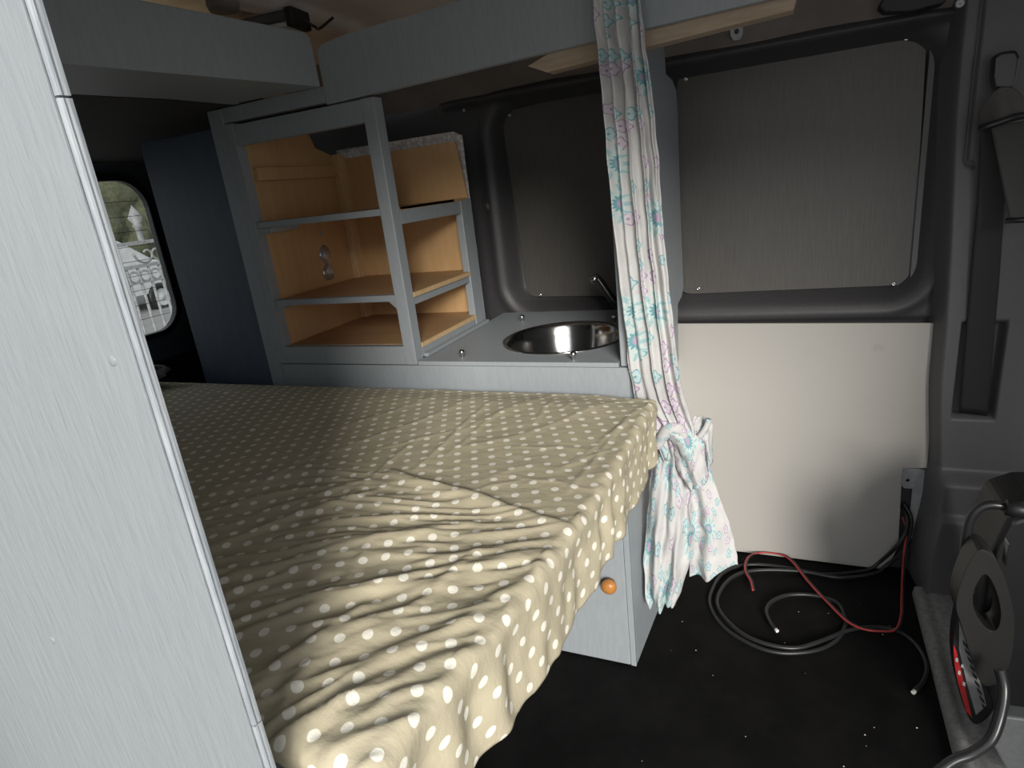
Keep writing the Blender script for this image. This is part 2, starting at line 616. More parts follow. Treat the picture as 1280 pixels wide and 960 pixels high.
# rear doors with a rounded window
XR = -1.9
wo = rrect(.55, 1.472, .755, 1.275, .10)
wi = rrect(.57, 1.450, .772, 1.25, .085)
bm = plate(BM(), [(.13, 0), (1.75, 0), (1.75, 1.515), (.13, 1.515)], [wo], lambda a, b, d: (XR - d, a, b), .04)
wr = obj('wall_rear', bm, 'navy', kind='structure', bevel=.012, label='dark blue-grey inside of the rear doors')
bm = plate(BM(), rrect(.5, 1.56, .30, .68, .05), [], lambda a, b, d: (XR + .014 - d, a, b), .012)
obj('door_card', bm, 'black', wr, bevel=.004)
bm = plate(BM(), wo, [wi], lambda a, b, d: (XR + .008 - d, a, b), .024)
w1 = obj('window_1', bm, 'black', kind='structure', bevel=.006, label='rounded rear door window with black rubber seal')
obj('pane', plate(BM(), wi, [], lambda a, b, d: (XR - .012 - d, a, b), .004), 'glass', w1)
bm = BM()
for k in range(9):
    box(bm, XR - .0115, XR - .0105, .60, 1.43, .82 + .046 * k, .8215 + .046 * k)
obj('heater_element', bm, 'black', w1)

# lined ceiling over the rear end of the bed
bm = BM()
hexa(bm, [(-1.88, .20, 1.30), (-1.118, .20, 1.316), (-1.118, 1.60, 1.350), (-1.88, 1.60, 1.30), (-1.88, .20, 1.315), (-1.118, .20, 1.331), (-1.118, 1.60, 1.365), (-1.88, 1.60, 1.315)])
obj('trim_3', bm, 'brown_lining', kind='structure', label='dark brown lined underside of the rear loft above the bed')

bm = BM()
hexa(bm, [(-1.88, .20, 1.317), (-1.118, .20, 1.333), (-1.118, 1.55, 1.367), (-1.88, 1.55, 1.317), (-1.88, .20, 1.327), (-1.118, .20, 1.343), (-1.118, 1.55, 1.377), (-1.88, 1.55, 1.327)])  # unseen pale board, added to throw the hatch light up at the roof
obj('added_bounce_board', bm, 'raw', kind='structure', label='unseen bare wooden board added on the loft to bounce light onto the roof')
# pillar trim on the right, stepped out at its foot
SEAM = (aY(1208, 203, 1.6), aY(1231, 0, 1.6))


def pillar_y(x, z):
    e = .288 + .022 * sst(1.25, .6, z) + .020 * sst(.6, .28, z) - .012 * sst(.25, .10, z)
    k = sst(e - .002, e + .030, x)
    y = 1.60
    y -= .040 * sst(.345, .315, z) + .014 * sst(.245, .225, z)
    y += .012 * sst(.9, 1.2, z)
    # hollow behind the belt slot is cut by the recess below
    sx0, sx1, sz0, sz1 = .366, .446, .475, .70
    d = max(sx0 - x, x - sx1, sz0 - z, z - sz1)
    y += .035 * sst(.003, -.006, d)
    # pressed seam line
    if z > SEAM[0].z:
        sx = SEAM[0].x + (SEAM[1].x - SEAM[0].x) * (z - SEAM[0].z) / (SEAM[1].z - SEAM[0].z)
        y += .009 * exp(-((x - sx) / .004) ** 2)
    elif SEAM[0].x < x < SEAM[0].x + .018:
        y += .009 * exp(-((z - SEAM[0].z + (x - SEAM[0].x) * .5) / .005) ** 2)
    y += .05 * sst(.515, .545, x) * sst(.30, .45, z)
    return y + (1.70 - y) * (1 - k)


bm = grid(BM(), 190, 300, lambda a, b: Vector((.275 + a * .40, pillar_y(.275 + a * .40, b * 1.45), b * 1.45)))
obj('trim_2', bm, 'pillar', smooth=True, kind='structure', label='dark grey pillar trim stepped out near the floor at right')
# black trim over the pillar top
bm = BM()
pts = [aY(u, v, 1.585) for u, v in ((1098, 8), (1106, 15), (1140, 14), (1180, 4), (1196, -14), (1110, -14))]
pts2 = [p + Vector((0, .04, 0)) for p in pts]
a = [bm.verts.new(p) for p in pts]; c = [bm.verts.new(p) for p in pts2]
bm.faces.new(a); bm.faces.new(c[::-1])
for i in range(6): bm.faces.new((a[i], a[(i + 1) % 6], c[(i + 1) % 6], c[i]))
t5 = obj('trim_5', bm, 'black', bevel=.004, kind='structure', label='black plastic corner trim above the right window')
screw(t5, aY(1200, 4, 1.585), (0, -1, 0), .008, 'zinc')

# floor edge tread strip, running across the van at right
bm = BM()
A_ = [aZ(u, v, .001) for u, v in ((1166, 738), (1228, 738))]
xa0, xa1 = .300, .318
sec = [(0, 0), (.004, .022), (.02, .026), (.028, .020), (.034, .026), (.095, .026), (.105, .018), (.12, 0)]
bm = grid(BM(), 24, len(sec) - 1, lambda a, b: Vector((.300 + (.318 - .300) * a + sec[round(b * (len(sec) - 1))][0], .55 + a * 1.02, sec[round(b * (len(sec) - 1))][1] + .001)))
obj('trim_4', bm, 'tread', kind='structure', label='worn grey tread strip at the edge of the floor')

# outside
obj('ground', B(-26, 10, -14, 26, -.62, -.60), 'concrete', kind='structure', label='pale concrete yard around the van')

# ================================================================== KITCHEN UNIT
ku = thing('kitchen_unit', (-.85, 1.3, 0), 'long blue-grey base unit behind the bed, under the sink and shelves', 'cabinet')
YK = Y1 + .001
obj('front_panel', B(-1.1625, -.2735, YK, YK + .016, .605, .7365), 'paint', ku, bevel=.0012)
obj('lower_panel', B(-1.20, -.66, YK, YK + .016, .004, .603), 'paint', ku, bevel=.0012)
dr = obj('door', B(-.657, -.3075, YK - .001, YK + .016, .006, .602), 'paint', ku, bevel=.002)
kp = aY(762, 731, Y1 - .012)
obj('knob', lathe(BM(), [(0, -.014), (.009, -.014), (.009, -.006), (.015, -.001), (.0178, .006), (.0165, .013), (.010, .018), (0, .0195)], kp, (0, -1, 0), 28), 'knob', dr, smooth=True, label='round orange varnished wooden knob')
obj('stile', B(-.3068, -.2945, YK, YK + .016, .004, .603), 'paint', ku, bevel=.001)
# return side of the unit
obj('side_panel', hexa(BM(), [(-.308, 1.1505, .003), (-.2945, 1.1505, .003), (-.262, 1.655, .003), (-.278, 1.655, .003),
                              (-.308, 1.1505, .603), (-.2945, 1.1505, .603), (-.262, 1.655, .603), (-.278, 1.655, .603)]), 'paint', ku)
# black service hatch frame on that side
# tall divider panel between kitchen and cab, scribed to the wall
PX0, PK = -.2745, .046
def pan(u, v):
    d = ray(u, v)
    # plane x = PX0 + PK*(y - 1.134)
    t = (PX0 - PK * 1.134) / (d.x - PK * d.y)
    p = CAM + d * t
    return (p.y, p.z)


edge = [pan(u, v) for u, v in ((806, 46), (818, 41), (826, 45), (830, 60), (832, 92), (840, 100), (845, 112), (847, 140), (850, 250), (854, 358), (852, 370), (847, 380), (847, 404))]
outline = [(1.151, .606), (1.151, .739), (1.136, .739), (1.136, 1.281), (1.19, 1.281), (1.192, 1.297), (edge[0][0] - .12, 1.297), ] + edge + [(edge[-1][0], .606)]
bm = plate(BM(), outline, [], lambda a, b, d: (PX0 + PK * (a - 1.134) + .001 - d, a, b), .016)
# shift: keep it clear of the unit's side
dp = obj('divider_panel', bm, 'paint', bevel=.002, label='tall blue-grey panel scribed to the van wall, half hidden behind the curtain', cat='panel')

# worktop lid with sink hole
SC = Vector((-.470, 1.336)); SR = .150
wt = thing('worktop', (-.52, 1.32, .738), 'blue-grey worktop with round sink cut-out and chrome screws', 'worktop')
bm = plate(BM(), [(-.7535, Y1 - .002), (-.2925, Y1 - .002), (-.2925, 1.34), (-.282, 1.62), (-.7535, 1.62)], [circ(SC.x, SC.y, SR - .006, 48)], lambda a, b, d: (a, b, .7475 - d), .0095)
obj('lid', bm, 'paint', wt, bevel=.001)
for u, v in ((578, 447), (717, 450), (653, 402), (768, 402)):
    p = aZ(u, v, .748)
    bm = lathe(BM(), [(.0035, 0), (.0035, .006), (.006, .008), (.0075, .0125), (.006, .017), (.003, .019), (0, .0192)], p, (0, 0, 1), 18)
    obj('screw', bm, 'chrome', wt, smooth=True)

sk = thing('sink', (SC.x, SC.y, .60), 'round polished steel sink bowl set into the worktop', 'sink')
zz = .748
obj('bowl', lathe(BM(), [(SR, 0), (SR, .0015), (SR - .004, .003), (SR - .010, .0015), (SR - .014, -.006), (SR - .020, -.03), (SR - .03, -.075), (SR - .05, -.105), (SR - .09, -.122), (.024, -.126), (.022, -.126), (.0, -.127)],
                        (SC.x, SC.y, zz), (0, 0, 1), 72), 'steel', sk, smooth=True)
obj('drain', lathe(BM(), [(.026, -.1245), (.024, -.123), (.019, -.1235), (.015, -.1262), (0, -.1262)], (SC.x, SC.y, zz), (0, 0, 1), 28), 'chrome', sk, smooth=True)
for a in range(6):
    pass
# tap
tp0 = aY(745, 346, 1.50); tp1 = aY(770, 378, 1.50)
tap = thing('tap', (tp1.x + .02, 1.52, .748), 'slim chrome tap over the sink, partly behind the curtain', 'tap')
base = Vector((-.350, 1.525, .7485))
pth = smooth_path([base, base + Vector((0, 0, .035)), tp1, tp0 * .8 + tp1 * .2, tp0], 8)
obj('spout', tube(BM(), pth, .007, 14, rfun=lambda t: .0125 - .003 * t), 'black_gloss', tap, smooth=True)
dd = (tp0 - tp1).normalized()
obj('nozzle', lathe(BM(), [(0, -.012), (.0095, -.012), (.0115, 0), (.0115, .010), (.009, .012), (0, .012)], tp0 + Vector((-.002, -.002, -.004)), (dd + Vector((0, -.2, -1.1))), 20), 'chrome', tap, smooth=True)
obj('escutcheon', lathe(BM(), [(0, 0), (.022, 0), (.022, .005), (.014, .009), (0, .009)], base, (0, 0, 1), 24), 'chrome', tap, smooth=True)

# ================================================================== SHELVING UNIT
su = thing('shelving_unit', (-.97, 1.3, .74), 'open blue-grey shelf cabinet with bare plywood inside above the base unit', 'shelf cabinet')
XL, XE = -1.206, -.756
obj('stile', B(XL, -1.164, Y1, Y1 + .02, .605, 1.335), 'paint', su, bevel=.0015)
obj('inner_stile', B(-1.1635, -1.140, Y1 - .001, Y1 + .028, .7385, 1.302), 'paint', su, bevel=.0015)
obj('top_rail', B(-1.139, -.7865, Y1, Y1 + .02, 1.254, 1.2975), 'paint', su, bevel=.0015)
obj('bottom_rail', B(-1.139, -.7865, Y1, Y1 + .02, .7385, .7815), 'paint', su, bevel=.0015)
obj('cornice', B(-1.163, -.8735, Y1 + .002, Y1 + .02, 1.305, 1.336), 'paint', su, bevel=.0015)
obj('corner_post', B(-.786, XE, Y1 - .002, Y1 + .030, .7385, 1.2985), 'paint', su, bevel=.002)
obj('end_post', B(-.776, XE, 1.446, 1.488, .749, 1.0775), 'paint', su, bevel=.002)
obj('end_post', B(-.776, XE - .003, 1.489, 1.512, .749, 1.08), 'paint', su, bevel=.002)
obj('end_rail', B(-.774, XE - .001, Y1 + .031, 1.4455, 1.047, 1.0765), 'paint', su, bevel=.0015)
obj('end_rail', B(-.774, XE - .001, Y1 + .031, 1.4455, .749, .7745), 'paint', su, bevel=.0015)
obj('base_fillet', B(XE - .0005, XE + .012, Y1 + .032, 1.50, .7485, .757), 'paint', su, bevel=.001)
obj('side_panel', plate(BM(), [(1.156, .752), (1.555, .752), (1.555, 1.12), (1.47, 1.19), (1.455, 1.235), (1.418, 1.246), (1.40, 1.252), (1.388, 1.280), (1.372, 1.292), (1.156, 1.296)], [], lambda a, b, d: (-1.1405 - d, a, b), .012), 'ply', su)
obj('back_panel', plate(BM(), [(-1.139, .752), (-.790, .752), (-.790, 1.079), (-.757, 1.083), (-.772, 1.222), (-1.139, 1.222)], [], lambda a, b, d: (a, 1.490 + d, b), .006), 'ply', su)
obj('corner_batten', B(-1.1395, -1.118, 1.455, 1.4895, .752, 1.233), 'raw', su, bevel=.002)
obj('wall_batten', B(-1.1395, -1.126, 1.165, 1.454, 1.176, 1.206), 'ply', su, bevel=.002)


def shelf(z, front, raw_end, strip):
    s = obj('shelf', B(-1.1385, -.7605, Y1 + .022, 1.4885, z - .009, z), 'ply_shelf', su)
    if front:
        obj('front_edge', B(-1.1385, -.787, Y1 + .002, Y1 + .0215, z - .013, z + .001), 'paint', s, bevel=.001)
    if raw_end:
        obj('raw_edge', B(-.7602, XE + .001, Y1 + .032, 1.447, z - .010, z), 'raw', s)
    if strip:
        obj('edge_strip', B(-.772, XE - .004, Y1 + .032, 1.445, z - .028, z - .0105), 'paint', s, bevel=.001)
        # painted corner blocks under the front edge
        obj('corner_block', plate(BM(), [(-1.138, z - .013), (-1.108, z - .013), (-1.112, z - .022), (-1.138, z - .026)], [], lambda a, b, d: (a, Y1 + .003 + d, b), .018), 'paint', s)
        obj('corner_block', plate(BM(), [(-.788, z - .013), (-.806, z - .013), (-.788, z - .030)], [], lambda a, b, d: (a, Y1 + .003 + d, b), .018), 'paint', s)
    return s


s1 = shelf(1.083, True, False, False)
obj('corner_block', plate(BM(), [(-1.138, 1.069), (-1.100, 1.069), (-1.104, 1.058), (-1.138, 1.056)], [], lambda a, b, d: (a, Y1 + .003 + d, b), .10), 'paint_edge', s1)
obj('end_lip', B(-.7605, XE - .006, Y1 + .04, 1.42, 1.0775, 1.083), 'raw', s1)
shelf(.898, True, True, True)
shelf(.782, False, True, False)
# star shaped cable fixings on the plywood side
for u, v, r in ((401, 291, .010), (437, 376, .008)):
    p = aX(u, v, -1.1385)
    p.x = -1.1402
    pts = [(p.y + r * (1 if i % 2 else .42) * cos(i * pi / 4 + .3), p.z + r * (1 if i % 2 else .42) * sin(i * pi / 4 + .3)) for i in range(8)]
    if p.y < 1.43:
        obj('fixing', plate(BM(), pts, [circ(p.y, p.z, r * .3, 8)], lambda a, b, d: (-1.1400 + d, a, b), .004), 'zinc', su)
# shiny double-oval hook plate
hk = [aX(u, v, -1.139) for u, v in ((404, 306), (413, 349))]
mid = aX(410, 331, -1.139)
pts = []
L = []
for i in range(41):
    t = i / 40
    w = abs(sin(t * 2 * pi * .94)) ** .7 * .021 * (1.0 if t < .53 else 1.05) + .0022
    L.append((t, w))
ax = Vector((0, hk[1].y - hk[0].y, hk[1].z - hk[0].z))
def hkfn(a, b):
    t = a; w = interp(L, t); s = b * 2 - 1
    p = hk[0] + ax * t
    return Vector((-1.1395 + .006 * (1 - s * s) * (w / .023), p.y + s * w, p.z))
bm = grid(BM(), 40, 10, hkfn)
obj('hook_plate', bm, 'hook', None, smooth=True, solid=.001, label='small shiny hourglass-shaped metal plate on the plywood side inside the shelf cabinet', cat='hook')

# silver insulation behind the shelf cabinet
def foilfn(a, b):
    x = -1.20 + a * .412
    z = .7525 + b * .5005
    return Vector((x, 1.566 + .005 * noise.noise(Vector((x * 25, z * 25, 0))), z - .012 * sst(.93, 1, a)))
obj('insulation_foil', grid(BM(), 50, 40, foilfn), 'foil', None, smooth=True, solid=.004, label='crinkled silver foil insulation sheet poking up behind the shelf cabinet', cat='insulation')

# dark lining panel left of the shelf cabinet
lp = obj('lining_panel', B(-1.455, -1.2075, Y1 + .004, Y1 + .016, .002, 1.300), 'navy', bevel=.0015, label='dark blue panel between the shelf cabinet and the rear doors', cat='panel')

# ================================================================== OVERHEAD
pb = thing('pelmet_board', (-.45, 1.14, 1.30), 'long blue-grey board running under the roof above the sink', 'pelmet')
prof = [(-.872, 1.300), (.000, 1.322), (.000, 1.46), (-.30, 1.436), (-.55, 1.422), (-.80, 1.416), (-.862, 1.408), (-.872, 1.398)]
obj('fascia', plate(BM(), prof, [], lambda a, b, d: (a, Y1 - .001 + d, b), .018), 'paint', pb, bevel=.002)
obj('batten', plate(BM(), [(-.430, 1.300), (-.395, 1.284), (.005, 1.304), (.012, 1.330), (-.36, 1.322)], [], lambda a, b, d: (a, Y1 + .0185 + d, b), .035), 'raw_x', pb, label='bare wooden batten along the back of the board')

ob = thing('overhead_box', (-1.0, .65, 1.30), 'blue-grey boxed beam across the van under the roof above the bed', 'overhead box')
# face leans very slightly; x plane measured on the photograph
fx0, fx1 = -.872, -.868
bm = BM()
ya, yb = .20, 1.128
def obz(y): return 1.318 + (y - .62) * .0315
outl = [(ya, obz(ya)), (yb, obz(yb)), (yb - .001, 1.400), (yb - .004, 1.425), (yb - .018, 1.432), (ya, 1.400)]
obj('face', plate(bm, outl, [], lambda a, b, d: (-.874 - d, a, b), .018), 'paint', ob, bevel=.003)
obj('underside', hexa(BM(), [(-1.10, ya, obz(ya) + .006), (-.8925, ya, obz(ya) + .001), (-.8925, yb, obz(yb) + .001), (-1.10, yb, obz(yb) + .004), (-1.10, ya, obz(ya) + .018), (-.8925, ya, obz(ya) + .013), (-.8925, yb, obz(yb) + .013), (-1.10, yb, obz(yb) + .016)]), 'paint', ob)
obj('back', B(-1.115, -1.1005, ya, yb, 1.336, 1.42), 'paint', ob)

# roof lamp
lc = Vector((-1.0, 1.255, 1.478))
la = thing('ceiling_lamp', (-1.03, 1.25, 1.46), 'small pale roof lamp with dark end cap and loose wire', 'lamp')
p0 = aZ(322, 34, 1.478); p1 = aZ(376, 22, 1.478)
ax = (p1 - p0); ax.z = 0; ln = ax.length; ax.normalize(); sd = Vector((-ax.y, ax.x, 0))
def lampbox(bm, s0, s1, w0, w1, z0, z1):
    c = []
    for z in (z0, z1):
        for s, w in ((s0, w0), (s1, w0), (s1, w1), (s0, w1)):
            c.append(p0 + ax * s + sd * w + Vector((0, 0, z - p0.z)))
    return hexa(bm, c)
obj('housing', lampbox(BM(), -.10, ln * .95, -.03, .03, 1.472, 1.492), 'charcoal', la, bevel=.006)
obj('lens', lampbox(BM(), -.085, ln * .80, -.022, .022, 1.462, 1.4725), 'lamp', la, bevel=.005)
obj('end_cap', lampbox(BM(), ln * .84, ln * 1.02, -.034, .034, 1.458, 1.494), 'black', la, bevel=.004)
q = p0 + ax * ln * .98
obj('wire', tube(BM(), smooth_path([q + Vector((0, 0, .0)), q + sd * .02 + Vector((.02, 0, -.016)), q + sd * .055 + Vector((.01, 0, -.012)), q + sd * .09 + Vector((.03, .0, .012))], 8), .003, 8), 'black', la, smooth=True)
# grey clip on the roof
p = aZ(279, 8, 1.48)
obj('roof_clip', lathe(BM(), [(0, 0), (.026, 0), (.030, .010), (.028, .022), (0, .024)], p + Vector((0, 0, -.008)), (0, 0, 1), 24), 'lining', None, smooth=True, label='round grey clip on the roof behind the boxed beam', cat='clip')
# tab bracket on the cant rail
tb = [aY(u, v, 1.632) for u, v in ((921, 36),)][0]
tb_out = [(tb.x - .014, tb.z + .03), (tb.x - .013, tb.z - .012), (tb.x - .007, tb.z - .022), (tb.x + .007, tb.z - .022), (tb.x + .013, tb.z - .012), (tb.x + .014, tb.z + .03)]
obj('metal_tab', plate(BM(), tb_out, [circ(tb.x, tb.z - .006, .0055, 12)], lambda a, b, d: (a, 1.622 + d - (b - tb.z) * .5, b), .004), 'zinc', None, label='small drilled metal tab on the cant rail above the right window board', cat='bracket')

# ================================================================== WALL BOARDS
def blank(name, pts, r, screws, label):
    ps = [aY(u, v, 1.708) for u, v in pts]
    cen = sum(ps, Vector()) / 4
    t = thing(name, (cen.x, 1.708, min(p.z for p in ps)), label, 'window board', 'window blanking boards')
    # round the corners of the quad
    out = []
    n = len(ps)
    for i in range(n):
        a, b, c = ps[i - 1], ps[i], ps[(i + 1) % n]
        u1 = (a - b).normalized() * r; u2 = (c - b).normalized() * r
        for k in range(6):
            s = k / 5
            q = (b + u1) * (1 - s) ** 2 + b * 2 * s * (1 - s) + (b + u2) * s * s
            out.append((q.x, q.z))
    obj('board', plate(BM(), out, [], lambda a, b, d: (a, 1.707 + d, b), .006), 'blank', t, bevel=.001)
    for u, v in screws:
        screw(t, aY(u, v, 1.706), (0, -1, 0), .0055)
    return t


blank('window_board', [(846, 92), (1159, 40), (1141, 356), (849, 368)], .035, [(857, 99), (1133, 48), (873, 361), (1117, 355)], 'large dark grey streaked board filling the right window, fully in view')
blank('window_board', [(626, 141), (830, 92), (842, 369), (660, 371)], .03, [(637, 144), (675, 369)], 'dark grey board filling the left window behind the sink and curtain')

wb = thing('wall_board', (.05, 1.665, .006), 'off-white faced board on the lower van wall beside the curtain', 'wall board')
tl = aY(843, 403.5, 1.666); tr = aY(1170.5, 402.5, 1.666); rb = aY(1158, 583, 1.666)
nt_ = aY(1127, 583, 1.666); n2 = aY(1122, 680, 1.666); n3 = aY(1104, 708, 1.666)
outl = [(tl.x, tl.z), (tl.x, .006), (n3.x - .015, .006), (n3.x + .01, .014), (n2.x, n2.z), (nt_.x, nt_.z), (rb.x, rb.z), (tr.x, tr.z)]
obj('panel', plate(BM(), outl, [], lambda a, b, d: (a, 1.655 + d, b), .006), 'white', wb, bevel=.0008)

# zinc bracket beside the board
bx = aY(1134, 590, 1.672)
bk = [(bx.x - .012, bx.z + .012), (bx.x + .045, bx.z + .012), (bx.x + .04, bx.z - .10), (bx.x + .028, bx.z - .19), (bx.x + .014, bx.z - .19), (bx.x + .014, bx.z - .045), (bx.x - .004, bx.z - .045), (bx.x - .012, bx.z - .036)]
obj('bracket', plate(BM(), bk, [circ(bx.x + .002, bx.z - .022, .0045, 12)], lambda a, b, d: (a, 1.668 + d, b), .004), 'zinc', None, bevel=.001, label='drilled zinc bracket in the cut-out of the off-white wall board', cat='bracket')

# ================================================================== FOREGROUND BOARD
YP = .22
pt = thing('partition_board', (-.6, YP, 0), 'pale blue-grey painted board with moulded edge standing at far left in the foreground', 'partition')
xr = aY(76.5, 119, YP + .001).x
obj('board', B(-1.6, xr - .0086, YP + .0018, YP + .0062, .002, 1.49), 'paint_board', pt, bevel=.001)
z_a = aY(80, 118.5, YP).z; z_b = aY(320, 909, YP).z
for z0, z1 in ((.002, z_b - .0006), (z_b + .0006, z_a - .0006), (z_a + .0006, 1.49)):
    o2 = []
    w = .0050
    secp = [(-w, .0066), (-w, .0016), (-w + .0008, .0005), (-w + .0020, .0), (-.0018, .0), (-.0007, .0006), (-.0001, .0016), (-.0004, .0030), (0, .0042), (0, .0060), (-.0006, .0066)]
    outl = [(xr + a, YP + b) for a, b in secp]
    obj('edge_trim', plate(BM(), outl, [], lambda a, b, d: (a, b, z0 + d), z1 - z0), 'paint_edge', pt, smooth=False, label='moulded wooden edge strip with worn grain')
obj('backing_strip', B(xr - .06, xr - .0135, YP + .0075, YP + .012, .002, 1.49), 'paint_board', pt)
# nail marks
for u, v in ((140, 451), (65, 800)):
    p = aY(u, v, YP + .0018)
    obj('nail_mark', lathe(BM(), [(0, .0006), (.0022, .0006), (.003, .0003), (.0036, 0), (.0036, -.001), (0, -.001)], p, (0, -1, 0), 14), 'paint_board', pt, smooth=True)

# ================================================================== BED
bd = thing('bed', (-1.0, .7, 0), 'blue-grey bed platform across the van under the polka dot sheet', 'bed')
obj('platform', B(-1.86, -.30, .29, 1.122, .600, .618), 'paint', bd)
obj('front_board', B(-1.86, -.355, .263, .280, .004, .598), 'paint', bd)
obj('front_edge', B(-1.86, -.300, .2575, .2625, .560, .676), 'paint', bd, bevel=.002)
obj('mattress', B(-1.80, -.33, .30, 1.09, .619, .672), 'bundle', bd, bevel=.02)

ZB = .700
RID = []


def rid(u0, v0, u1, v1, amp, wid, skew=0.):
    a = aZ(u0, v0, ZB); b = aZ(u1, v1, ZB)
    RID.append((a.x, a.y, b.x, b.y, amp * .60, wid * .55, skew))


# long radiating creases, read off the photograph
rid(492, 592, 716, 662, .013, .020, 1)
rid(700, 672, 520, 705, .006, .013)
rid(706, 690, 400, 745, .007, .014)
rid(690, 705, 560, 790, .007, .016)
rid(660, 690, 350, 800, .006, .016)
rid(560, 655, 300, 715, .007, .014)
rid(600, 650, 430, 690, .005, .012)
rid(480, 610, 270, 680, .007, .015)
rid(520, 720, 300, 790, .007, .016)
rid(560, 740, 290, 850, .008, .018)
rid(640, 760, 400, 850, .006, .018)
rid(620, 800, 430, 880, .010, .018)
rid(480, 850, 350, 925, .012, .014)
rid(560, 850, 430, 905, .009, .014)
rid(600, 870, 470, 925, .007, .014)
rid(400, 700, 290, 740, .006, .012)
rid(720, 740, 660, 700, .005, .012)
rid(700, 715, 680, 790, .006, .012)
rid(720, 690, 712, 740, .006, .010)
rid(480, 660, 420, 740, .003, .012)
rid(600, 690, 500, 770, .005, .012)
rid(450, 760, 330, 850, .006, .014)
rid(395, 820, 345, 890, .007, .013)
# fine creases on the flat far end
rid(612, 502, 520, 588, .0035, .009)
rid(628, 512, 560, 570, .0025, .008)
rid(690, 500, 668, 530, .003, .007)
rid(720, 498, 700, 512, .002, .006)
rid(785, 520, 712, 615, .003, .008)
rid(800, 505, 760, 545, .003, .007)
rid(700, 590, 790, 520, .002, .008)
rid(640, 560, 730, 560, .0016, .008)
rid(560, 540, 480, 560, .002, .009)
rid(520, 550, 440, 620, .003, .010)
rid(410, 560, 300, 620, .003, .012)
rid(380, 520, 240, 560, .003, .012)
rid(340, 500, 260, 510, .004, .012)
rid(300, 488, 240, 500, .005, .014)
rid(460, 600, 330, 640, .004, .012)
rid(650, 600, 560, 622, .002, .008)
rid(760, 560, 700, 585, .002, .007)
rid(735, 610, 640, 596, .002, .008)


FAN = aZ(1050, 600, ZB)


def bed_h(x, y):
    h = 0
    for ax_, ay_, bx_, by_, amp, wid, sk_ in RID:
        dx, dy = bx_ - ax_, by_ - ay_
        L2 = dx * dx + dy * dy
        t = ((x - ax_) * dx + (y - ay_) * dy) / L2
        tc = max(0, min(1, t))
        px, py = x - ax_ - tc * dx, y - ay_ - tc * dy
        # side: positive on the far side of the crease
        c = (dx * (y - ay_) - dy * (x - ax_)) / sqrt(L2)
        bend = .006 * noise.noise(Vector((t * 3, amp * 900, 1.3)))
        d = hypot(px, py)
        if d > wid * 4: continue
        cc = c + bend
        e = hypot(d * d - c * c if d * d > c * c else 0, 0)
        w = wid * (.55 if (sk_ and cc > 0) else 1.0) * (1.6 if (sk_ and cc < 0) else 1)
        g = exp(-(cc / w) ** 2) * exp(-(sqrt(max(0, d * d - c * c)) / (wid * 1.6)) ** 2)
        fade = .35 + .65 * sin(pi * max(0.02, min(.98, .08 + .84 * t)))
        h += amp * g * fade
    near = sst(.80, .45, y)
    rx, ry = x - FAN.x, y - FAN.y
    rr_ = hypot(rx, ry)
    th = atan2(-ry, -rx)
    m_ = sst(.72, .60, y + .18 * (x + .45)) * (.35 + .65 * sst(-.235, -.30, x)) * (1 - .5 * sst(-.65, -1.0, x))
    if m_ > 0:
        pv = .5 + .9 * noise.noise(Vector((x * 5, y * 6, 2.2)))
        pv = max(.15, min(1, pv))
        wv = th * 13 + 1.1 * noise.noise(Vector((rr_ * 4, th * 3, 5.5)))
        n1 = 1 - min(1, abs(noise.noise(Vector((wv, rr_ * 2.6, .7)))) * 2.1)
        n2 = 1 - min(1, abs(noise.noise(Vector((wv * 2.1 + rr_ * 4, rr_ * 6, 3.1)))) * 2.2)
        h += m_ * (.0100 * pv * n1 ** 1.8 + .0042 * (1.1 - pv) * n2 ** 1.8 - .003)
    f_ = sst(-1.2, -.7, x) * sst(.55, .75, y)
    n3 = 1 - min(1, abs(noise.noise(Vector(((x * .85 - y * .5) * 9, (x * .5 + y * .85) * 4, 8.3)))) * 2.4)
    h += .0016 * f_ * n3 ** 3
    h += .0022 * (.25 + near) * noise.noise(Vector((x * 9 + y * 4, y * 17 - x * 4, 0)))
    h += .0014 * (.3 + near) * noise.noise(Vector((x * 26 + y * 9, y * 46 - x * 12, 4)))
    return h


def edge_x(y): return interp([(.2, -.292), (.32, -.272), (.45, -.250), (.62, -.232), (.8, -.226), (1.12, -.226)], y)
def drop_x(y): return interp([(.2, .110), (.45, .128), (.72, .128), (1.1, .128)], y)


X_L, Y_F, Y_B = -1.84, .268, 1.100
RC = .013
NU, NV = 500, 310


def over(d, r):
    if d <= 0: return d, 0.
    if d < pi * r / 2: return r * sin(d / r), r * (1 - cos(d / r))
    return r, r + d - pi * r / 2


